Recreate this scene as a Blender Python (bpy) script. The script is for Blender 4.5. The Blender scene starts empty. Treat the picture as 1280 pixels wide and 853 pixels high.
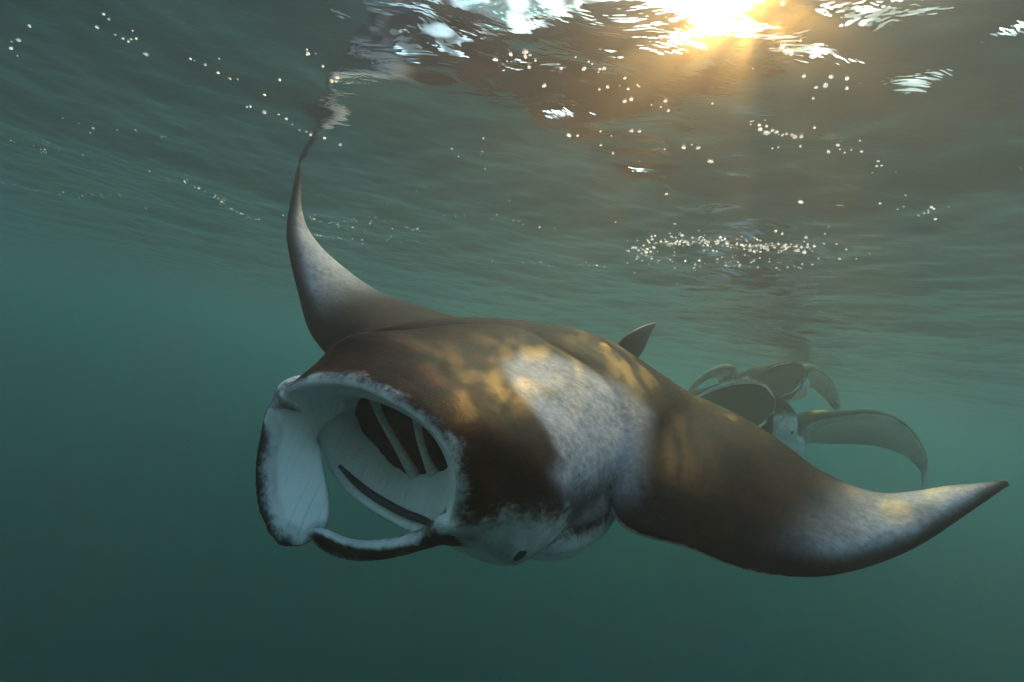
import bpy, math, random
import numpy as np
from mathutils import Vector, Matrix, noise as mnoise

# ------------------------------------------------------------------ camera
sc = bpy.context.scene
COL = sc.collection
R = math.radians
CAM_LOC = Vector((0, 0, -.735))
cam_d = bpy.data.cameras.new('camera')
cam_d.lens = 18.0
cam_d.sensor_width = 36.0
cam_d.clip_start = 0.02
cam_d.clip_end = 400
cam = bpy.data.objects.new('camera', cam_d)
COL.objects.link(cam)
CAM_ROT = Matrix.Rotation(R(90 + 5), 3, 'X') @ Matrix.Rotation(R(10), 3, 'Z')
cam.matrix_world = Matrix.Translation(CAM_LOC) @ CAM_ROT.to_4x4()
sc.camera = cam

# ------------------------------------------------------------------ sky and sun
SUN_EL, SUN_AZ = R(41.0), R(21)          # azimuth measured from +Y towards +X
sun_dir = Vector((math.sin(SUN_AZ) * math.cos(SUN_EL), math.cos(SUN_AZ) * math.cos(SUN_EL), math.sin(SUN_EL)))
world = bpy.data.worlds.new('World')
sc.world = world
world.use_nodes = True
wn = world.node_tree.nodes
sky = wn.new('ShaderNodeTexSky')
sky.sky_type = 'NISHITA'
sky.sun_disc = False
sky.sun_elevation = SUN_EL
sky.sun_rotation = SUN_AZ
sky.dust_density = 4.0
sky.air_density = 1.0
bg = wn['Background']
world.node_tree.links.new(sky.outputs[0], bg.inputs[0])
bg.inputs[1].default_value = 0.14
sun_l = bpy.data.lights.new('sun', 'SUN')
sun_l.energy = 5.0
sun_l.angle = R(1.0)
sun_l.color = (1.0, 0.33, 0.06)
sun = bpy.data.objects.new('sun', sun_l)
sun.rotation_euler = sun_dir.to_track_quat('Z', 'Y').to_euler()
sun.location = sun_dir * 30
COL.objects.link(sun)

sc.view_settings.view_transform = 'Standard'
sc.view_settings.look = 'None'
sc.view_settings.gamma = 1
sc.view_settings.use_curve_mapping = False
sc.view_settings.exposure = 1.9
cy = sc.cycles
cy.use_denoising = True
try:
    cy.denoiser = 'OPENIMAGEDENOISE'
except Exception:
    pass
cy.max_bounces = 8
cy.diffuse_bounces = 3
cy.glossy_bounces = 4
cy.transmission_bounces = 4
cy.volume_bounces = 2
cy.transparent_max_bounces = 12
cy.sample_clamp_indirect = 12
cy.caustics_reflective = True
cy.caustics_refractive = True

# ------------------------------------------------------------------ helpers
def link(o, parent=None):
    COL.objects.link(o)
    if parent is not None:
        o.parent = parent
    return o

def mesh_obj(name, verts, faces, mat=None, parent=None, smooth=True):
    me = bpy.data.meshes.new(name)
    me.from_pydata([tuple(v) for v in verts], [], [tuple(f) for f in faces])
    me.update()
    if smooth:
        me.polygons.foreach_set('use_smooth', [True] * len(me.polygons))
    if mat:
        me.materials.append(mat)
    return link(bpy.data.objects.new(name, me), parent)

def new_mat(name):
    m = bpy.data.materials.new(name)
    m.use_nodes = True
    nt = m.node_tree
    nt.nodes.clear()
    return m, nt, nt.nodes, nt.links

def catmull(P, n):
    P = np.asarray(P, float)
    Q = np.vstack([2 * P[0] - P[1], P, 2 * P[-1] - P[-2]])
    out = []
    for i in range(1, len(Q) - 2):
        for k in range(n):
            t = k / n
            a, b, c, d = Q[i - 1], Q[i], Q[i + 1], Q[i + 2]
            out.append(.5 * (2 * b + (c - a) * t + (2 * a - 5 * b + 4 * c - d) * t * t + (3 * b - a - 3 * c + d) * t ** 3))
    out.append(Q[-2])
    return np.array(out)

def unit(a):
    a = np.asarray(a, float)
    return a / max(1e-9, np.linalg.norm(a))

def loft(rings):
    """closed solid from a list of equal-length closed rings, both ends capped"""
    n = len(rings[0])
    V = [p for r in rings for p in r]
    F = []
    for i in range(len(rings) - 1):
        for k in range(n):
            a, b = i * n + k, i * n + (k + 1) % n
            F.append((a, b, b + n, a + n))
    for i, rev in ((0, True), (len(rings) - 1, False)):
        c = len(V)
        V.append(np.mean(rings[i], axis=0))
        for k in range(n):
            a, b = i * n + k, i * n + (k + 1) % n
            F.append((c, b, a) if rev else (c, a, b))
    return V, F

# ------------------------------------------------------------------ manta anatomy
# body frame: x = the ray's left, y = its heading, z = its back; metres
K = 22
_s = .5 * (1 - np.cos(np.linspace(0, math.pi, K + 1)))
YT = 5 * (.2969 * np.sqrt(_s) - .126 * _s - .3516 * _s ** 2 + .2843 * _s ** 3 - .1015 * _s ** 4)

def wing_body(stations):
    """stations from the left tip to the right tip: LE xyz, TE xyz, thickness"""
    S = catmull(stations, 7)
    LE, TE, T = S[:, :3], S[:, 3:6], np.maximum(S[:, 6], .006)
    mid = .55 * LE + .45 * TE
    rings = []
    for i in range(len(S)):
        a, b = max(i - 1, 0), min(i + 1, len(S) - 1)
        span = unit(mid[b] - mid[a])
        ch = unit(TE[i] - LE[i])
        up = unit(np.cross(span, ch))
        if up[2] < 0:
            up = -up
        c = LE[i] + np.outer(_s, TE[i] - LE[i])
        cmin = np.minimum(1, np.sin(np.clip(_s, 0, 1) * math.pi) * 4)
        th = T[i] * YT + .0045 * cmin
        upper = c + np.outer(th * 1.12, up)
        lower = c - np.outer(th * .88, up)
        rings.append(np.vstack([upper, lower[-2:0:-1]]))
    return loft(rings)

NA = 72
ANG = np.linspace(0, 2 * math.pi, NA, endpoint=False)

def polar(loop, c):
    """resample a loop (x, y, z rows) by angle about c=(x,z): radius and y for every angle"""
    loop = np.asarray(loop, float)
    dense = catmull(np.vstack([loop, loop[:1]]), 12)[:-1]
    a = np.arctan2(dense[:, 2] - c[1], dense[:, 0] - c[0]) % (2 * math.pi)
    r = np.hypot(dense[:, 2] - c[1], dense[:, 0] - c[0])
    o = np.argsort(a)
    a, r, y = a[o], r[o], dense[o, 1]
    a = np.concatenate([a - 2 * math.pi, a, a + 2 * math.pi])
    r, y = np.tile(r, 3), np.tile(y, 3)
    r, y = np.interp(ANG, a, r), np.interp(ANG, a, y)
    for _ in range(2):
        r = (np.roll(r, 1) + 2 * r + np.roll(r, -1)) / 4
        y = (np.roll(y, 1) + 2 * y + np.roll(y, -1)) / 4
    return r, y

def ring(c, r, y):
    r = np.broadcast_to(r, ANG.shape)
    y = np.broadcast_to(y, ANG.shape)
    return np.stack([c[0] + r * np.cos(ANG), y, c[1] + r * np.sin(ANG)], 1)

def oval(a, t, b, c):
    """radius of an egg-shaped section: half width a, top t, bottom b"""
    h = np.where(np.sin(ANG) > 0, t - c[1], c[1] - b)
    n = 2.3
    return (np.abs(np.cos(ANG) / a) ** n + np.abs(np.sin(ANG) / h) ** n) ** (-1 / n)

RIM = [(-.327, .60, .007), (-.223, .62, .095), (-.122, .625, .160), (-.03, .63, .200), (.045, .63, .214),
       (.116, .625, .218), (.169, .62, .21), (.207, .615, .178), (.225, .61, .139), (.23, .60, .10),
       (.22, .585, .03), (.205, .56, -.04), (.175, .525, -.10), (.107, .50, -.143), (.03, .497, -.172),
       (-.063, .497, -.196), (-.13, .497, -.204), (-.19, .495, -.200), (-.26, .49, -.182), (-.315, .48, -.145), (-.345, .53, -.065)]
POCKET = [(-.325, .36, -.09), (-.295, .36, -.045), (-.23, .36, -.020), (-.184, .36, -.010), (-.085, .36, -.002),
          (-.009, .36, -.008), (.034, .36, -.02), (.05, .36, -.05), (.034, .36, -.08), (-.011, .36, -.12),
          (-.069, .36, -.168), (-.136, .36, -.178), (-.246, .36, -.162), (-.315, .36, -.132)]
C_RIM, C_POC = (-.055, .0), (-.14, -.088)
R_RIM, Y_RIM = polar(RIM, C_RIM)
R_POC, Y_POC = polar(POCKET, C_POC)

def lerp_c(t):
    return (C_RIM[0] * (1 - t) + C_POC[0] * t, C_RIM[1] * (1 - t) + C_POC[1] * t)

def head_shell():
    c0 = (0.0, .03)
    rings = [ring(c0, oval(.15, .11, -.04, c0), -.42),
             ring(c0, oval(.30, .15, -.12, c0), -.26),
             ring(c0, oval(.375, .175, -.19, c0), -.05),
             ring(c0, oval(.385, .190, -.235, c0), .16),
             ring((-.005, .03), oval(.382, .207, -.24, c0), .32)]
    o4 = ring((-.01, .025), oval(.375, .228, -.235, c0), .43)
    lipr = ring(C_RIM, R_RIM + .042, Y_RIM - .06)
    o4[:, 1] = np.minimum(.43, Y_RIM - .10)
    rings += [o4, .35 * o4 + .65 * lipr, ring(C_RIM, R_RIM + .026, Y_RIM - .022), ring(C_RIM, R_RIM + .012, Y_RIM),
              ring(C_RIM, R_RIM - .002, Y_RIM - .002), ring(C_RIM, R_RIM - .010, Y_RIM - .02)]
    for t in (.25, .5, .75, .93):
        e = t ** .9
        rings.append(ring(lerp_c(e), (R_RIM - .012) * (1 - e) + R_POC * e, (Y_RIM - .02) * (1 - t) + Y_POC * t))
    rings += [ring(C_POC, R_POC * 1.0, Y_POC), ring(C_POC, R_POC * 1.01, Y_POC - .02), ring(C_POC, R_POC * .97, Y_POC - .10),
              ring(C_POC, R_POC * .8, Y_POC - .2), ring(C_POC, R_POC * .4, Y_POC - .25)]
    flat = catmull(np.array(rings).reshape(len(rings), -1), 3)
    return loft(list(flat.reshape(len(flat), NA, 3)))

def paddle(A, B, thick):
    """flat fin between two edge chains, rounded rim, loft along its length"""
    S = catmull(np.hstack([np.asarray(A, float), np.asarray(B, float), np.asarray(thick, float)[:, None]]), 6)
    rings = []
    n = 10
    for i in range(len(S)):
        a, b, t = S[i, :3], S[i, 3:6], S[i, 6]
        j0, j1 = max(i - 1, 0), min(i + 1, len(S) - 1)
        tan = unit((S[j1, :3] + S[j1, 3:6]) - (S[j0, :3] + S[j0, 3:6]))
        w = b - a
        nrm = unit(np.cross(w, tan))
        mid = (a + b) / 2
        r = []
        for k in range(2 * n):
            f = 2 * math.pi * k / (2 * n)
            cx, sx = math.cos(f), math.sin(f)
            bow = .10 * np.linalg.norm(w) * (cx * cx - .5)
            r.append(mid + w * .5 * math.copysign(abs(cx) ** .8, cx) + nrm * (t * .5 * math.copysign(abs(sx) ** .8, sx) + bow))
        rings.append(np.array(r))
    return loft(rings)

FAR_A = [(-.36, .46, .03), (-.385, .55, -.02), (-.380, .60, -.063), (-.361, .62, -.115), (-.318, .65, -.175), (-.246, .68, -.229), (-.189, .69, -.251), (-.140, .69, -.266), (-.118, .680, -.268)]
FAR_B = [(-.31, .40, -.08), (-.315, .45, -.11), (-.293, .50, -.136), (-.250, .515, -.145), (-.205, .535, -.154), (-.127, .57, -.175), (-.080, .598, -.194), (-.068, .622, -.222), (-.088, .655, -.256)]
FAR_T = [.06, .055, .048, .040, .034, .032, .030, .026, .018]
NEAR_A = [(.30, .46, .06), (.255, .56, .06), (.205, .605, .011), (.185, .615, -.03), (.119, .64, -.086), (.05, .66, -.123), (-.028, .67, -.145), (-.058, .67, -.172), (-.066, .67, -.190)]
NEAR_B = [(.30, .38, -.04), (.255, .44, -.045), (.219, .50, -.055), (.18, .55, -.083), (.113, .58, -.158), (.043, .61, -.211), (-.005, .63, -.227), (-.038, .65, -.220), (-.055, .664, -.204)]
NEAR_T = [.06, .055, .045, .038, .03, .026, .024, .02, .012]

def ellipsoid(c, r, rot=None, nu=20, nv=12):
    V, F = [], []
    for j in range(1, nv):
        p = math.pi * j / nv
        for i in range(nu):
            q = 2 * math.pi * i / nu
            v = np.array((r[0] * math.sin(p) * math.cos(q), r[1] * math.sin(p) * math.sin(q), r[2] * math.cos(p)))
            if rot is not None:
                v = rot @ v
            V.append(v + c)
    top = len(V)
    e = np.array((0, 0, r[2]))
    if rot is not None:
        e = rot @ e
    V += [np.array(c) + e, np.array(c) - e]
    for j in range(nv - 2):
        for i in range(nu):
            a, b = j * nu + i, j * nu + (i + 1) % nu
            F.append((a, a + nu, b + nu, b))
    for i in range(nu):
        F.append((top, i, (i + 1) % nu))
        k = (nv - 2) * nu
        F.append((top + 1, k + (i + 1) % nu, k + i))
    return V, F

ROOT_L = [(1, 0, -.02, .03, 0, -.80, .03, .265), (1, .2, .0, .02, .157, -.76, .03, .25), (1, .38, .14, .01, .327, -.70, .04, .225)]
LEFT_WING = [(.472, .22, .012, .43, -.665, .06, .17), (.605, .17, .026, .55, -.60, .09, .125), (.745, .08, .008, .68, -.525, .104, .10),
             (.892, -.05, .032, .80, -.465, .103, .08), (1.017, -.20, .118, .95, -.425, .14, .055), (1.122, -.38, .24, 1.08, -.45, .25, .03),
             (1.182, -.50, .305, 1.172, -.505, .30, .010)]
RIGHT_WING = [(.50, .29, -.05, .42, -.42, .0, .165), (.56, .305, -.045, .52, -.30, .01, .13), (.68, .29, -.023, .66, -.17, .02, .10),
              (.83, .237, .03, .80, -.095, .025, .08), (.985, .186, .113, .95, -.04, .06, .06), (1.10, .134, .179, 1.07, .0, .105, .042),
              (1.21, .055, .269, 1.18, .022, .18, .026), (1.31, -.017, .371, 1.308, -.02, .368, .010)]
M2_LEFT = [(.491, .22, .09, .45, -.56, .03, .16), (.67, .14, .154, .66, -.48, .03, .10), (.807, .05, .198, .80, -.45, .039, .08),
           (.957, -.06, .194, .92, -.42, .03, .06), (1.076, -.17, .131, 1.05, -.40, -.01, .045), (1.157, -.27, .029, 1.13, -.41, -.075, .03),
           (1.194, -.36, -.065, 1.165, -.43, -.13, .02), (1.177, -.46, -.223, 1.175, -.463, -.22, .010)]
M3_LEFT = [(.45, .20, .17, .43, -.62, .10, .16), (.632, .12, .153, .60, -.52, .08, .10), (.794, .02, .03, .76, -.45, -.03, .075),
           (.916, -.10, -.141, .88, -.40, -.17, .05), (.97, -.18, -.27, .95, -.36, -.29, .03), (1.0, -.25, -.389, .998, -.255, -.385, .010)]

def all_stations(left, right):
    S = [r for r in reversed([x[1:] for x in ROOT_L[1:]] + list(left))]
    S.append(ROOT_L[0][1:])
    for r in [(.2, .0, .01, .157, -.76, .03, .225), (.38, .14, -.01, .34, -.66, .0, .18)] + list(right):
        S.append((-r[0], r[1], r[2], -r[3], r[4], r[5], r[6]))
    return S

def poly_sd(P, poly):
    """signed distance (positive inside) of 2-D points to a polygon"""
    poly = np.asarray(poly, float)
    d2 = np.full(len(P), 1e9)
    inside = np.zeros(len(P), bool)
    for i in range(len(poly)):
        a, b = poly[i], poly[(i + 1) % len(poly)]
        e = b - a
        w = P - a
        t = np.clip((w @ e) / (e @ e), 0, 1)
        q = w - t[:, None] * e
        d2 = np.minimum(d2, (q * q).sum(1))
        c = ((a[1] <= P[:, 1]) != (b[1] <= P[:, 1])) & (P[:, 0] < (b[0] - a[0]) * (P[:, 1] - a[1]) / (b[1] - a[1] + 1e-12) + a[0])
        inside ^= c
    d = np.sqrt(d2)
    return np.where(inside, d, -d)

PATCH = [(.012, .208), (-.02, .063), (.017, -.05), (.121, -.127), (.242, -.145), (.347, -.092), (.401, .057), (.455, .185), (.40, .22), (.375, .30),
         (.36, .382), (.323, .406), (.312, .352), (.22, .322), (.105, .292)]

def chain_dist(P, chain):
    c = catmull(chain, 8)
    d = np.full(len(P), 9.)
    for q in c:
        d = np.minimum(d, np.linalg.norm(P - q, axis=1))
    return d

def skin_fields(V, N, left, right, patch, gill_shade_y):
    x, y, z = V.T
    # white underside: below the lateral line of the body and wings
    st = np.array([s for s in all_stations(left, right)])
    o = np.argsort(st[:, 0])
    lex, ley, lez = st[o, 0], st[o, 1], st[o, 2]
    down = -N[:, 2]
    le_dist = np.interp(x, lex, ley) - y
    pale = np.full(len(V), -3.0)
    ax0 = np.abs(x)
    belly = np.where(ax0 < .46, np.maximum((down - .35) / .25, (-.055 - z) / .03), (down - .35) / .25)
    pale = np.maximum(pale, belly)
    # face: white cheek around the eye and behind the corner of the mouth
    for ex in (.33, -.38):
        e = np.stack([(x - ex) * .8, (y - .45) * .68, (z + .02)], 1)
        pale = np.maximum(pale, (.082 - np.linalg.norm(e, axis=1)) / .045)
    # shoulder patch on the back
    up = N[:, 2] > -.1
    smooth = lambda q: np.clip(q, 0, 1) ** 2 * (3 - 2 * np.clip(q, 0, 1))
    soft = np.zeros(len(V))
    if patch:
        sd = poly_sd(np.stack([x, y], 1), PATCH)
        w = np.where(y - .45 * x < .06, .12, .06)
        soft = np.where(up & (x < .5) & (z > -.03), smooth((sd + .4 * w) / w), 0)
    # pale grey wing tips, dark along the leading and trailing rim
    ax = np.abs(x)
    xl, xr = left[-1][0], right[-1][0]
    f = np.where(x > 0, x / xl, -x / xr)
    te = np.interp(x, st[o, 3], st[o, 4])
    chord = np.clip((np.interp(x, lex, ley) - y) / np.maximum(.02, np.interp(x, lex, ley) - te), 0, 1)
    rimd = np.minimum(np.interp(x, lex, ley) - y, (y - te) * 1.6)
    sm = smooth
    tip = sm((f - np.where(x > 0, .63, .48) - .10 * (chord - .4)) / .22) * sm((rimd - .004) / .05) * sm((.995 - f) / .05)
    tip = np.maximum(np.where(up, tip, 0), soft)
    # inside of the mouth
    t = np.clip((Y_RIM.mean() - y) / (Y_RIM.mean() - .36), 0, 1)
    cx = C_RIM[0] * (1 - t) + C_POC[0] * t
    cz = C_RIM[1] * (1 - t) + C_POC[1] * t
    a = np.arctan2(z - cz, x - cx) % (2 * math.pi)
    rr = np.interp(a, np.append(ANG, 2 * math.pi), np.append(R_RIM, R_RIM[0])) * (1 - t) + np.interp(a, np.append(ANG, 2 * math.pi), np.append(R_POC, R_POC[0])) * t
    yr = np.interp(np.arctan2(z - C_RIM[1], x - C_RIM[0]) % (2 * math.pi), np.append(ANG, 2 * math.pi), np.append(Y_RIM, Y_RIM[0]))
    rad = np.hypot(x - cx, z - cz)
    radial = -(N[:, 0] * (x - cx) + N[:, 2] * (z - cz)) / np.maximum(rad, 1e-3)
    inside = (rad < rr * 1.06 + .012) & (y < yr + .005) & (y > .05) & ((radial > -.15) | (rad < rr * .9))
    # lips: speckled rim
    rr0 = np.interp(np.arctan2(z - C_RIM[1], x - C_RIM[0]) % (2 * math.pi), np.append(ANG, 2 * math.pi), np.append(R_RIM, R_RIM[0]))
    lipd = np.hypot(np.hypot(x - C_RIM[0], z - C_RIM[1]) - rr0, y - yr)
    lip = (lipd < .06)
    pale = np.where(lip & ~inside & (gill_shade_y < .6), np.maximum(pale, .5 - lipd / .030), pale)
    pale = np.where(inside, 2.5, pale)
    dark = np.where(inside & (y < gill_shade_y), 3.0, -3.0)  # dark gill pocket; a limit further forward also paints in mouth shade
    # cephalic fins
    for A, B, side in ((FAR_A, FAR_B, -1), (NEAR_A, NEAR_B, 1)):
        m = np.minimum(chain_dist(V, A), np.minimum(chain_dist(V, B), chain_dist(V, (np.array(A) + np.array(B)) / 2)))
        dA = chain_dist(V, A[3:])
        dB = chain_dist(V, B[3:])
        axis = np.array((0., .60, -.02)) - V
        inner = (axis * N).sum(1) / np.linalg.norm(axis, axis=1)
        fin = (m < .05) & (y > .44) & ((z < -.06) if side < 0 else ((z < .0) & (x < .232) & (y > .50))) & ~(inside & (y < .47))
        if side < 0:
            fp = np.minimum((dA - .026) / .016, inner / .2 + .6)
            fp = np.minimum(fp, (np.linalg.norm(V - np.array(A[-1]), axis=1) - .024) / .015)
        else:
            edge = np.minimum(dA, dB)
            fp = np.where(inner > 0, -.1 + .4 * (x < .12), -.8) + 1.1 * np.clip(1.2 - edge / .016, 0, 1) + .7 * np.clip(1 - dB / .035, 0, 1)
            fp += 1.2 * np.clip(1 - np.linalg.norm(V - np.array(A[-2]), axis=1) / .03, 0, 1)
        pale = np.where(fin, np.clip(fp, -2, 2), pale)
    return pale, dark, tip

def build_manta_body(left, right, voxel, patch, gill_shade_y):
    V, F = [], []
    eye_rot = None
    solids = [wing_body(all_stations(left, right)), head_shell(), paddle(FAR_A, FAR_B, FAR_T), paddle(NEAR_A, NEAR_B, NEAR_T),
              ellipsoid(np.array((-.365, .52, -.035)), (.05, .07, .05)),
              ellipsoid(np.array((.29, .15, -.085)), (.14, .24, .115)), ellipsoid(np.array((-.30, .16, -.10)), (.14, .24, .13))]
    solids[-1:] = []
    for v, f in solids:
        b = len(V)
        V += list(v)
        F += [tuple(i + b for i in q) for q in f]
    me = bpy.data.meshes.new('body')
    me.from_pydata([tuple(v) for v in V], [], F)
    import bmesh
    bm = bmesh.new()
    bm.from_mesh(me)
    bmesh.ops.recalc_face_normals(bm, faces=bm.faces)
    bm.to_mesh(me)
    bm.free()
    tmp = bpy.data.objects.new('body', me)
    COL.objects.link(tmp)
    md = tmp.modifiers.new('r', 'REMESH')
    md.mode = 'VOXEL'
    md.voxel_size = voxel
    md.adaptivity = 0
    dg = bpy.context.evaluated_depsgraph_get()
    me2 = bpy.data.meshes.new_from_object(tmp.evaluated_get(dg))
    bpy.data.objects.remove(tmp)
    n = len(me2.vertices)
    P = np.empty(n * 3)
    me2.vertices.foreach_get('co', P)
    P = P.reshape(-1, 3)
    E = np.empty(len(me2.edges) * 2, int)
    me2.edges.foreach_get('vertices', E)
    E = E.reshape(-1, 2)
    deg = np.bincount(E.ravel(), minlength=n).astype(float)
    def lap(P):
        S = np.stack([np.bincount(E[:, 0], P[E[:, 1], k], n) + np.bincount(E[:, 1], P[E[:, 0], k], n) for k in range(3)], 1)
        return S / deg[:, None] - P
    for _ in range(14):
        P = P + .55 * lap(P)
        P = P - .56 * lap(P)
    me2.vertices.foreach_set('co', P.ravel())
    me2.update()
    me2.polygons.foreach_set('use_smooth', [True] * len(me2.polygons))
    N = np.empty(n * 3)
    me2.vertices.foreach_get('normal', N)
    N = N.reshape(-1, 3)
    pale, dark, tip = skin_fields(P, N, left, right, patch, gill_shade_y)
    for nm, arr in (('pale', pale), ('gill_and_shade', dark), ('tip_grey', tip)):
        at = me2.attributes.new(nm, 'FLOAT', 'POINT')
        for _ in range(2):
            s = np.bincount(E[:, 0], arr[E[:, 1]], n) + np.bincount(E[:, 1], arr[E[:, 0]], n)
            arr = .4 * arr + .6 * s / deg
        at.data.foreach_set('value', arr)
    return me2

# ------------------------------------------------------------------ materials
def skin_material():
    m, nt, N, L = new_mat('manta_skin')
    out = N.new('ShaderNodeOutputMaterial')
    p = N.new('ShaderNodeBsdfPrincipled')
    L.new(p.outputs[0], out.inputs[0])
    tc = N.new('ShaderNodeTexCoord')
    pale = N.new('ShaderNodeAttribute'); pale.attribute_name = 'pale'
    dark = N.new('ShaderNodeAttribute'); dark.attribute_name = 'gill_and_shade'
    def noise(scale, detail, rough=.6, stretch=None):
        n = N.new('ShaderNodeTexNoise')
        n.inputs['Scale'].default_value = scale
        n.inputs['Detail'].default_value = detail
        n.inputs['Roughness'].default_value = rough
        src = tc.outputs['Object']
        if stretch:
            mp = N.new('ShaderNodeMapping')
            mp.inputs['Scale'].default_value = stretch
            L.new(src, mp.inputs[0])
            src = mp.outputs[0]
        L.new(src, n.inputs['Vector'])
        return n.outputs['Fac']
    def math_(op, a, b=None, c=None):
        n = N.new('ShaderNodeMath'); n.operation = op
        for i, v in enumerate((a, b, c)):
            if v is None: continue
            if isinstance(v, (int, float)): n.inputs[i].default_value = v
            else: L.new(v, n.inputs[i])
        return n.outputs[0]
    def maprange(v, a, b, c=0., d=1.):
        n = N.new('ShaderNodeMapRange'); n.interpolation_type = 'SMOOTHSTEP'
        L.new(v, n.inputs[0])
        for i, q in zip((1, 2, 3, 4), (a, b, c, d)): n.inputs[i].default_value = q
        return n.outputs[0]
    def mixc(f, a, b):
        n = N.new('ShaderNodeMix'); n.data_type = 'RGBA'
        L.new(f, n.inputs[0])
        for i, v in ((6, a), (7, b)):
            if isinstance(v, tuple): n.inputs[i].default_value = (*v, 1)
            else: L.new(v, n.inputs[i])
        return n.outputs[2]
    n1 = noise(55, 6, .72)
    n2 = noise(9, 5, .6)
    n3 = noise(160, 3, .6)
    ns = noise(14, 4, .6, (6, 1, 6))
    v = math_('ADD', pale.outputs['Fac'], math_('MULTIPLY_ADD', n1, 2.4, -1.2))
    v = math_('ADD', v, math_('MULTIPLY_ADD', n2, 1.6, -.8))
    fac = maprange(v, -.7, .8)
    brown = mixc(maprange(n2, .35, .7), (.0032, .0011, .0006), (.026, .0058, .0015))
    brown = mixc(maprange(ns, .5, .75, 0, .6), brown, (.042, .0098, .0026))
    white = mixc(maprange(n2, .32, .68), (.44, .44, .45), (.74, .74, .72))
    white = mixc(maprange(pale.outputs['Fac'], 1.2, 2.2), white, (.90, .89, .88))
    white = mixc(maprange(n3, .62, .75, 0, .35), white, (.30, .29, .29))
    # fine ridges that run along the fins and the mouth lining
    def dot(vec):
        n = N.new('ShaderNodeVectorMath'); n.operation = 'DOT_PRODUCT'
        L.new(tc.outputs['Object'], n.inputs[0]); n.inputs[1].default_value = vec
        return n.outputs['Value']
    cmb = N.new('ShaderNodeCombineXYZ')
    L.new(dot((.86, -.50, .09)), cmb.inputs[0]); L.new(dot((.10, .06, .12)), cmb.inputs[1])
    rn = N.new('ShaderNodeTexNoise'); rn.inputs['Scale'].default_value = 130; rn.inputs['Detail'].default_value = 4; rn.inputs['Distortion'].default_value = .9
    L.new(cmb.outputs[0], rn.inputs['Vector'])
    ridge = rn.outputs['Fac']
    white = mixc(maprange(ridge, .54, .72, 0, .30), white, (.30, .31, .33))  # grooves between the ridges painted darker, imitating crease shade
    col = mixc(fac, brown, white)
    tg = N.new('ShaderNodeAttribute'); tg.attribute_name = 'tip_grey'
    tipf = math_('MULTIPLY', tg.outputs['Fac'], maprange(math_('ADD', math_('MULTIPLY', n1, .22), math_('MULTIPLY', n2, .78)), .30, .56, .45, 1.0))
    tipc = mixc(maprange(n1, .3, .8), (.20, .20, .23), (.40, .40, .43))
    col = mixc(tipf, col, tipc)
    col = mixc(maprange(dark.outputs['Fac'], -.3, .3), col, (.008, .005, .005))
    L.new(col, p.inputs['Base Color'])
    rg = maprange(n1, .3, .7, .40, .56)
    L.new(rg, p.inputs['Roughness'])
    p.inputs['IOR'].default_value = 1.25
    p.inputs['Specular IOR Level'].default_value = .07
    b = N.new('ShaderNodeBump')
    b.inputs['Strength'].default_value = .25
    b.inputs['Distance'].default_value = .004
    hgt = math_('ADD', n3, math_('MULTIPLY', n1, 1.5))
    L.new(math_('ADD', hgt, math_('MULTIPLY', math_('MULTIPLY', ridge, fac), -2.0)), b.inputs['Height'])
    L.new(b.outputs[0], p.inputs['Normal'])
    return m

def plain_material(name, col, rough, spec=.5):
    m, nt, N, L = new_mat(name)
    out = N.new('ShaderNodeOutputMaterial')
    p = N.new('ShaderNodeBsdfPrincipled')
    L.new(p.outputs[0], out.inputs[0])
    n = N.new('ShaderNodeTexNoise')
    n.inputs['Scale'].default_value = 90
    n.inputs['Detail'].default_value = 5
    tc = N.new('ShaderNodeTexCoord')
    L.new(tc.outputs['Object'], n.inputs['Vector'])
    r = N.new('ShaderNodeValToRGB')
    r.color_ramp.elements[0].position = .35
    r.color_ramp.elements[1].position = .7
    r.color_ramp.elements[0].color = (*[c * .7 for c in col], 1)
    r.color_ramp.elements[1].color = (*col, 1)
    L.new(n.outputs['Fac'], r.inputs[0])
    L.new(r.outputs[0], p.inputs['Base Color'])
    p.inputs['Roughness'].default_value = rough
    p.inputs['Specular IOR Level'].default_value = spec
    return m

MAT_SKIN = skin_material()
MAT_ARCH = plain_material('gill_arch', (.62, .60, .58), .5)
MAT_TOOTH = plain_material('tooth_band_skin', (.035, .03, .03), .7)
MAT_EYE = plain_material('eye_black', (.01, .009, .009), .12)
MAT_LID = plain_material('eyelid_skin', (.42, .42, .42), .55)
MAT_FIN = plain_material('fin_skin', (.05, .032, .024), .5)

# ------------------------------------------------------------------ water surface
def wave_height(X, Y):
    rng = np.random.RandomState(11)
    Z = np.zeros_like(X)
    for i in range(46):
        lam = 2.6 * (.07 / 2.6) ** (i / 45)
        th = rng.normal(math.radians(65), .75)
        k = 2 * math.pi / lam
        amp = .0035 * lam * rng.uniform(.5, 1.3) * (.45 if lam > 1.2 else .8 if lam > .5 else 1.0)
        ph = rng.uniform(0, 2 * math.pi)
        q = k * (X * math.cos(th) + Y * math.sin(th)) + ph
        Z += amp * (np.sin(q) + .22 * np.cos(2 * q))
    return Z

def axis_samples(lo, hi, c0, c1, fine, grow):
    a = list(np.arange(c0, c1, fine))
    s, x = fine, c1
    while x < hi:
        a.append(x); s *= grow; x += s
    a.append(hi)
    s, x = fine, c0
    while True:
        s *= grow; x -= s
        if x <= lo: break
        a.insert(0, x)
    a.insert(0, lo)
    return np.array(a)

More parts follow.
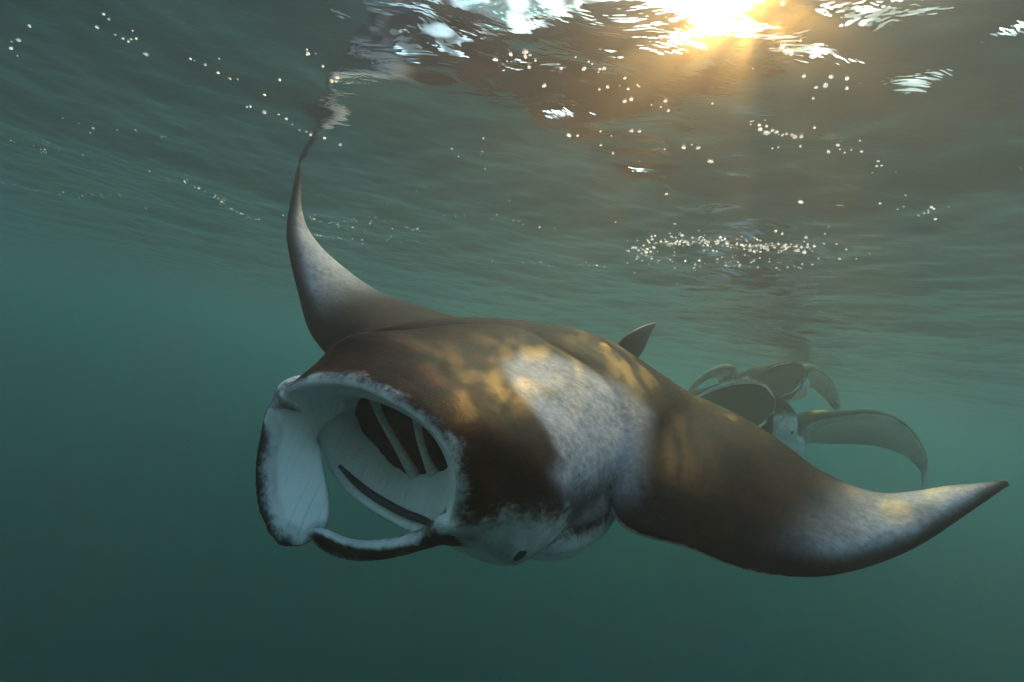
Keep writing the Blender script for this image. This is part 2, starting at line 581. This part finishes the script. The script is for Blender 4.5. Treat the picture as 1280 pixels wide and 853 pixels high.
xs = axis_samples(-60, 60, -3.2, 3.8, .022, 1.05)
ys = axis_samples(-40, 80, .3, 6.0, .022, 1.05)
X, Y = np.meshgrid(xs, ys)
Zs = wave_height(X, Y)
far = np.clip((np.hypot(X, Y - 3) - 6) / 10, 0, 1)
Zs = Zs * (1 - far * .6)
nx, ny = len(xs), len(ys)
wv = np.stack([X, Y, Zs], -1).reshape(-1, 3)
ii = (np.arange(ny - 1)[:, None] * nx + np.arange(nx - 1)[None, :]).ravel()
wf = np.stack([ii, ii + 1, ii + nx + 1, ii + nx], 1)
wme = bpy.data.meshes.new('water_surface')
wme.vertices.add(len(wv)); wme.vertices.foreach_set('co', wv.ravel())
wme.loops.add(wf.size); wme.loops.foreach_set('vertex_index', wf.ravel().astype(np.int32))
wme.polygons.add(len(wf)); wme.polygons.foreach_set('loop_start', np.arange(0, wf.size, 4, dtype=np.int32))
wme.update(calc_edges=True)
wme.polygons.foreach_set('use_smooth', [True] * len(wf))

def water_material():
    m, nt, N, L = new_mat('sea_surface')
    out = N.new('ShaderNodeOutputMaterial')
    glass = N.new('ShaderNodeBsdfGlass')
    glass.inputs['IOR'].default_value = 1.333
    glass.inputs['Roughness'].default_value = 0.1
    tr = N.new('ShaderNodeBsdfTransparent')
    fr = N.new('ShaderNodeFresnel'); fr.inputs['IOR'].default_value = 1.26
    tc = N.new('ShaderNodeTexCoord')
    bump = N.new('ShaderNodeBump')
    bump.inputs['Strength'].default_value = 1.0
    bump.inputs['Distance'].default_value = .005
    mp = N.new('ShaderNodeMapping'); mp.inputs['Scale'].default_value = (5, 9, 5)
    L.new(tc.outputs['Object'], mp.inputs[0])
    n = N.new('ShaderNodeTexNoise'); n.inputs['Scale'].default_value = 1.0; n.inputs['Detail'].default_value = 4; n.inputs['Roughness'].default_value = .55
    n.inputs['Distortion'].default_value = .6
    L.new(mp.outputs[0], n.inputs['Vector'])
    L.new(n.outputs['Fac'], bump.inputs['Height'])
    L.new(bump.outputs[0], glass.inputs['Normal'])
    L.new(bump.outputs[0], fr.inputs['Normal'])
    # share of light that goes straight on: most where the surface transmits, none past the critical angle
    inv = N.new('ShaderNodeMath'); inv.operation = 'SUBTRACT'; inv.inputs[0].default_value = 1.0
    L.new(fr.outputs[0], inv.inputs[1])
    mul = N.new('ShaderNodeMath'); mul.operation = 'MULTIPLY'; mul.inputs[1].default_value = .6
    L.new(inv.outputs[0], mul.inputs[0])
    # painted transmission pattern imitates light focused by ripples: bright knots, dim between
    vo = N.new('ShaderNodeTexVoronoi'); vo.feature = 'F1'; vo.inputs['Scale'].default_value = 4.0
    wob = N.new('ShaderNodeTexNoise'); wob.inputs['Scale'].default_value = 2.2; wob.inputs['Detail'].default_value = 3
    L.new(tc.outputs['Object'], wob.inputs['Vector'])
    add = N.new('ShaderNodeMix'); add.data_type = 'RGBA'; add.inputs[0].default_value = .30
    L.new(tc.outputs['Object'], add.inputs[6]); L.new(wob.outputs['Color'], add.inputs[7])
    L.new(add.outputs[2], vo.inputs['Vector'])
    rp = N.new('ShaderNodeMapRange'); rp.interpolation_type = 'SMOOTHSTEP'
    for i, q in zip((1, 2, 3, 4), (.30, .62, 1.0, .35)): rp.inputs[i].default_value = q
    L.new(vo.outputs['Distance'], rp.inputs[0])
    vf = N.new('ShaderNodeTexVoronoi'); vf.feature = 'F1'; vf.inputs['Scale'].default_value = 22.0
    L.new(add.outputs[2], vf.inputs['Vector'])
    rf = N.new('ShaderNodeMapRange'); rf.interpolation_type = 'SMOOTHSTEP'
    for i, q in zip((1, 2, 3, 4), (.30, .58, 1.0, .12)): rf.inputs[i].default_value = q
    L.new(vf.outputs['Distance'], rf.inputs[0])
    pat = N.new('ShaderNodeMath'); pat.operation = 'MULTIPLY'
    L.new(rp.outputs[0], pat.inputs[0]); L.new(rf.outputs[0], pat.inputs[1])
    L.new(pat.outputs[0], mul.inputs[1])
    mix = N.new('ShaderNodeMixShader')
    L.new(mul.outputs[0], mix.inputs[0])
    L.new(glass.outputs[0], mix.inputs[1])
    L.new(tr.outputs[0], mix.inputs[2])
    L.new(mix.outputs[0], out.inputs[0])
    return m

wme.materials.append(water_material())
water = link(bpy.data.objects.new('water_surface', wme))
water['kind'] = 'structure'

# ------------------------------------------------------------------ mantas
def tube(P, rad, n=10):
    P = catmull(P, 5)
    r = catmull(np.asarray(rad, float)[:, None], 5)[:, 0]
    rings = []
    for i in range(len(P)):
        t = unit(P[min(i + 1, len(P) - 1)] - P[max(i - 1, 0)])
        a = unit(np.cross(t, (0.31, .2, .93)))
        b = np.cross(t, a)
        rings.append([P[i] + r[i] * (math.cos(q) * a + math.sin(q) * b) for q in np.linspace(0, 2 * math.pi, n, endpoint=False)])
    return loft(rings)

def manta(label, group, C, h, l, left, right, voxel, patch=True, gill_shade_y=.357, size=1.0):
    """C, h, l: position, heading and left side"""
    h = unit(h); l = np.asarray(l, float); l = unit(l - h * (l @ h)); d = np.cross(h, l)
    d = np.cross(l, h) * -1
    e = bpy.data.objects.new('manta_ray', None)
    link(e)
    Mx = Matrix(((l[0], h[0], d[0], C[0]), (l[1], h[1], d[1], C[1]), (l[2], h[2], d[2], C[2]), (0, 0, 0, 1)))
    e.matrix_world = Mx @ Matrix.Scale(size, 4)
    e.empty_display_size = .2
    e['label'] = label; e['category'] = 'manta ray'
    if group: e['group'] = group
    me = build_manta_body(left, right, voxel, patch, gill_shade_y)
    me.materials.append(MAT_SKIN)
    link(bpy.data.objects.new('body', me), e)
    # dorsal fin, tail
    A = [(.04, -.58, .10), (.045, -.62, .150), (.05, -.70, .178), (.05, -.80, .187), (.05, -.895, .184)]
    B = [(.04, -.88, .0), (.05, -.885, .045), (.05, -.885, .10), (.05, -.885, .14), (.05, -.900, .178)]
    v, f = paddle(A, B, [.030, .022, .016, .010, .005])
    mesh_obj('dorsal_fin', v, f, MAT_FIN, e)
    v, f = tube([(0, -.76, .02), (.02, -.92, -.03), (.06, -1.1, -.15), (.10, -1.3, -.34)], [.030, .018, .011, .005])
    mesh_obj('tail', v, f, MAT_FIN, e)
    for c, nrm in (((.340, .447, -.052), (.73, .62, .10)), ((-.41, .53, -.06), (-.8, .5, 0))):
        nz = Vector(nrm).normalized()
        q = nz.to_track_quat('Z', 'Y').to_matrix()
        v, f = ellipsoid(np.array(c), (.009, .018, .007), np.array(q) @ np.array(Matrix.Rotation(R(35), 3, 'Z')))
        ey = mesh_obj('eye', v, f, MAT_EYE, e)
        v, f = ellipsoid(np.array(c) - .003 * np.array(nz), (.012, .022, .005), np.array(q) @ np.array(Matrix.Rotation(R(35), 3, 'Z')))
        mesh_obj('eyelid', v, f, MAT_LID, ey)
    if size > .82:
        for P, r in (([(-.262, .365, -.020), (-.20, .375, -.055), (-.12, .37, -.105), (-.045, .355, -.165)], [.013, .011, .012, .018]),
                     ([(-.095, .365, .012), (-.055, .372, -.035), (-.02, .37, -.075), (.012, .355, -.12)], [.012, .010, .011, .018])):
            v, f = tube(P, r)
            mesh_obj('gill_bar', v, f, MAT_ARCH, e)
        v, f = tube([(-.20, .488, -.172), (-.13, .492, -.172), (-.063, .493, -.165), (.035, .493, -.142), (.106, .494, -.113), (.14, .505, -.09)], [.005, .009, .010, .010, .009, .005], 8)
        mesh_obj('tooth_band', v, f, MAT_TOOTH, e)
    return e

manta('large dark brown manta ray with wide open white mouth and pale shoulder patch', 'manta rays swimming under the surface',
      (0.0588, 1.6049, -0.7823), (-0.5344, -0.7841, -0.3158), (0.8348, -0.4311, -0.3424), LEFT_WING, RIGHT_WING, .006)
manta('hazy manta ray with dark open mouth, pale cheek and drooping wing, behind the brown one', 'manta rays swimming under the surface',
      (2.1796, 4.7335, -0.7673), (-0.4684, -0.8710, 0.1484), (0.8834, -0.4591, 0.0935), M2_LEFT, M3_LEFT, .010, False, .605, 1.25)  # whole mouth interior coloured dark, shade painted in
manta('faint distant manta ray almost lost in the water, head on with drooping wings', 'manta rays swimming under the surface',
      (2.6397, 5.2610, -0.2576), (-0.1398, -0.9901, 0.0117), (0.9771, -0.1360, 0.1636), M3_LEFT, M3_LEFT, .014, False, .62, .81)

# ------------------------------------------------------------------ added bright blobs that imitate sun glints under the surface, plankton in the water
GLINT_STRINGS = [
    ([(-2.53, 2.34), (-2.37, 2.42), (-2.12, 2.35)], 22, 0.5),
    ([(-3.42, 3.29), (-3.11, 3.35), (-2.57, 3.15)], 60, 0.6),
    ([(-1.85, 2.46), (-1.73, 2.66), (-1.73, 3.0), (-1.53, 3.08)], 60, 0.6),
    ([(-1.28, 2.77), (-1.12, 2.9), (-0.81, 2.6), (-0.62, 2.72)], 60, 0.6),
    ([(-1.46, 3.29), (-1.12, 3.23), (-0.61, 2.95)], 50, 0.6),
    ([(-1.19, 1.26), (-1.16, 1.33)], 10, 1),
    ([(-1.0, 1.34), (-0.94, 1.43)], 10, 1),
    ([(-0.61, 1.23), (-0.57, 1.36)], 8, 1.2),
    ([(-1.47, 1.3), (-1.62, 1.5)], 6, 1),
    ([(0.5, 2.29), (0.68, 2.08), (0.89, 2.03), (1.07, 1.92)], 240, 1.1),
    ([(0.55, 2.49), (1.19, 2.15)], 80, 0.8),
    ([(-0.19, 3.13), (0.47, 2.66)], 30, 0.5),
    ([(-0.4, 2.35), (0.12, 2.24)], 22, 0.5),
    ([(0.48, 1.22), (0.63, 1.24)], 24, 1.1),
    ([(0.09, 1.13), (0.26, 1.18)], 16, 1.2),
    ([(0.37, 0.9), (0.6, 1.01)], 16, 1.3),
    ([(0.73, 1.23), (1.21, 1.49)], 26, 0.7),
    ([(0.03, 1.41), (0.4, 1.4)], 14, 1),
    ([(-0.32, 1.64), (-0.21, 1.63)], 6, 0.8),
    ([(-0.98, 1.56), (-0.73, 1.73)], 12, 0.9),
    ([(-1.87, 2.01), (-1.47, 2.0)], 10, 0.6),
    ([(-0.12, 1.1), (0.1, 1.09)], 14, 1.2),
]

def blobs(name, centres, radii, flat, mat, seed):
    rng = np.random.RandomState(seed)
    g = (1 + 5 ** .5) / 2
    base = np.array([(-1, g, 0), (1, g, 0), (-1, -g, 0), (1, -g, 0), (0, -1, g), (0, 1, g), (0, -1, -g), (0, 1, -g), (g, 0, -1), (g, 0, 1), (-g, 0, -1), (-g, 0, 1)]) / math.hypot(1, g)
    tri = [(0, 11, 5), (0, 5, 1), (0, 1, 7), (0, 7, 10), (0, 10, 11), (1, 5, 9), (5, 11, 4), (11, 10, 2), (10, 7, 6), (7, 1, 8),
           (3, 9, 4), (3, 4, 2), (3, 2, 6), (3, 6, 8), (3, 8, 9), (4, 9, 5), (2, 4, 11), (6, 2, 10), (8, 6, 7), (9, 8, 1)]
    V, F = [], []
    for c, r in zip(centres, radii):
        a = rng.uniform(0, 6.28)
        st = np.array((rng.uniform(.8, 1.9), rng.uniform(.8, 1.2), flat))
        q = base * st * r
        q = np.stack([q[:, 0] * math.cos(a) - q[:, 1] * math.sin(a), q[:, 0] * math.sin(a) + q[:, 1] * math.cos(a), q[:, 2]], 1)
        b = len(V)
        V += list(q + c)
        F += [tuple(i + b for i in t) for t in tri]
    return mesh_obj(name, V, F, mat)

m, nt, N, L = new_mat('glint_film')
out = N.new('ShaderNodeOutputMaterial')
tl = N.new('ShaderNodeBsdfTranslucent'); tl.inputs[0].default_value = (.95, .95, .95, 1)
gl = N.new('ShaderNodeBsdfGlass'); gl.inputs['Roughness'].default_value = .12; gl.inputs['IOR'].default_value = .78
tex = N.new('ShaderNodeTexNoise'); tex.inputs['Scale'].default_value = 40
mx = N.new('ShaderNodeMixShader'); L.new(tex.outputs['Fac'], mx.inputs[0])
L.new(tl.outputs[0], mx.inputs[1]); L.new(gl.outputs[0], mx.inputs[2]); L.new(mx.outputs[0], out.inputs[0])
MAT_GLINT = m
rng = np.random.RandomState(12)
cen, rad = [], []
for pts, n, size in GLINT_STRINGS:
    line = catmull(np.array(pts), 12)
    for _ in range(n):
        p = line[rng.randint(len(line))] + rng.normal(0, 1, 2) * ((.03, .035) if n < 70 else (.05, .075)) * rng.choice((.5, 1, 3), p=(.5, .35, .15))
        cen.append((p[0], p[1], 0)); rad.append(min(size, .95) * .0036 * rng.lognormal(0, .42))
cen = np.array(cen); rad = np.minimum(np.array(rad), .0058)
cen[:, 2] = wave_height(cen[:, 0], cen[:, 1]) - rad * .45
glint_o = blobs('glint_blobs', cen, rad, .6, MAT_GLINT, 3)
glint_o['kind'] = 'stuff'
glint_o['label'] = 'tiny added blobs imitating sun glints along the underside of the waves'
glint_o['category'] = 'glint_blobs'
n = 140
cen = np.stack([rng.uniform(-1.4, 1.4, n), rng.uniform(.7, 2.4, n), rng.uniform(-2.0, -.25, n)], 1)
pk = blobs('plankton', cen, .0009 * rng.lognormal(0, .45, n), .8, plain_material('plankton_brown', (.30, .16, .08), .8), 5)
pk['kind'] = 'stuff'
pk['label'] = 'brown plankton specks drifting in the water'
pk['category'] = 'plankton'

# ------------------------------------------------------------------ sea water that fills the scene
bmv = [(x, y, z) for x in (-58, 58) for y in (-38, 78) for z in (-30, .55)]
bmf = [(0, 1, 3, 2), (4, 6, 7, 5), (0, 4, 5, 1), (2, 3, 7, 6), (0, 2, 6, 4), (1, 5, 7, 3)]
haze = mesh_obj('haze', bmv, bmf, None, None, False)
m, nt, N, L = new_mat('sea_water')
out = N.new('ShaderNodeOutputMaterial')
pv = N.new('ShaderNodeVolumePrincipled')
pv.inputs['Color'].default_value = (.0, .029, .066, 1)
pv.inputs['Absorption Color'].default_value = (.01, .56, .64, 1)
pv.inputs['Density'].default_value = .29
pv.inputs['Anisotropy'].default_value = .2
vs = N.new('ShaderNodeVolumeScatter')          # fine particles: strong forward scattering
vs.inputs['Color'].default_value = (.80, .76, .66, 1)
vs.inputs['Density'].default_value = .07
vs.inputs['Anisotropy'].default_value = .95
addv = N.new('ShaderNodeAddShader')
L.new(pv.outputs[0], addv.inputs[0])
L.new(vs.outputs[0], addv.inputs[1])
L.new(addv.outputs[0], out.inputs[1])
haze.data.materials.append(m)
haze['kind'] = 'stuff'
haze['label'] = 'teal green sea water filling the whole scene'
haze['category'] = 'water'
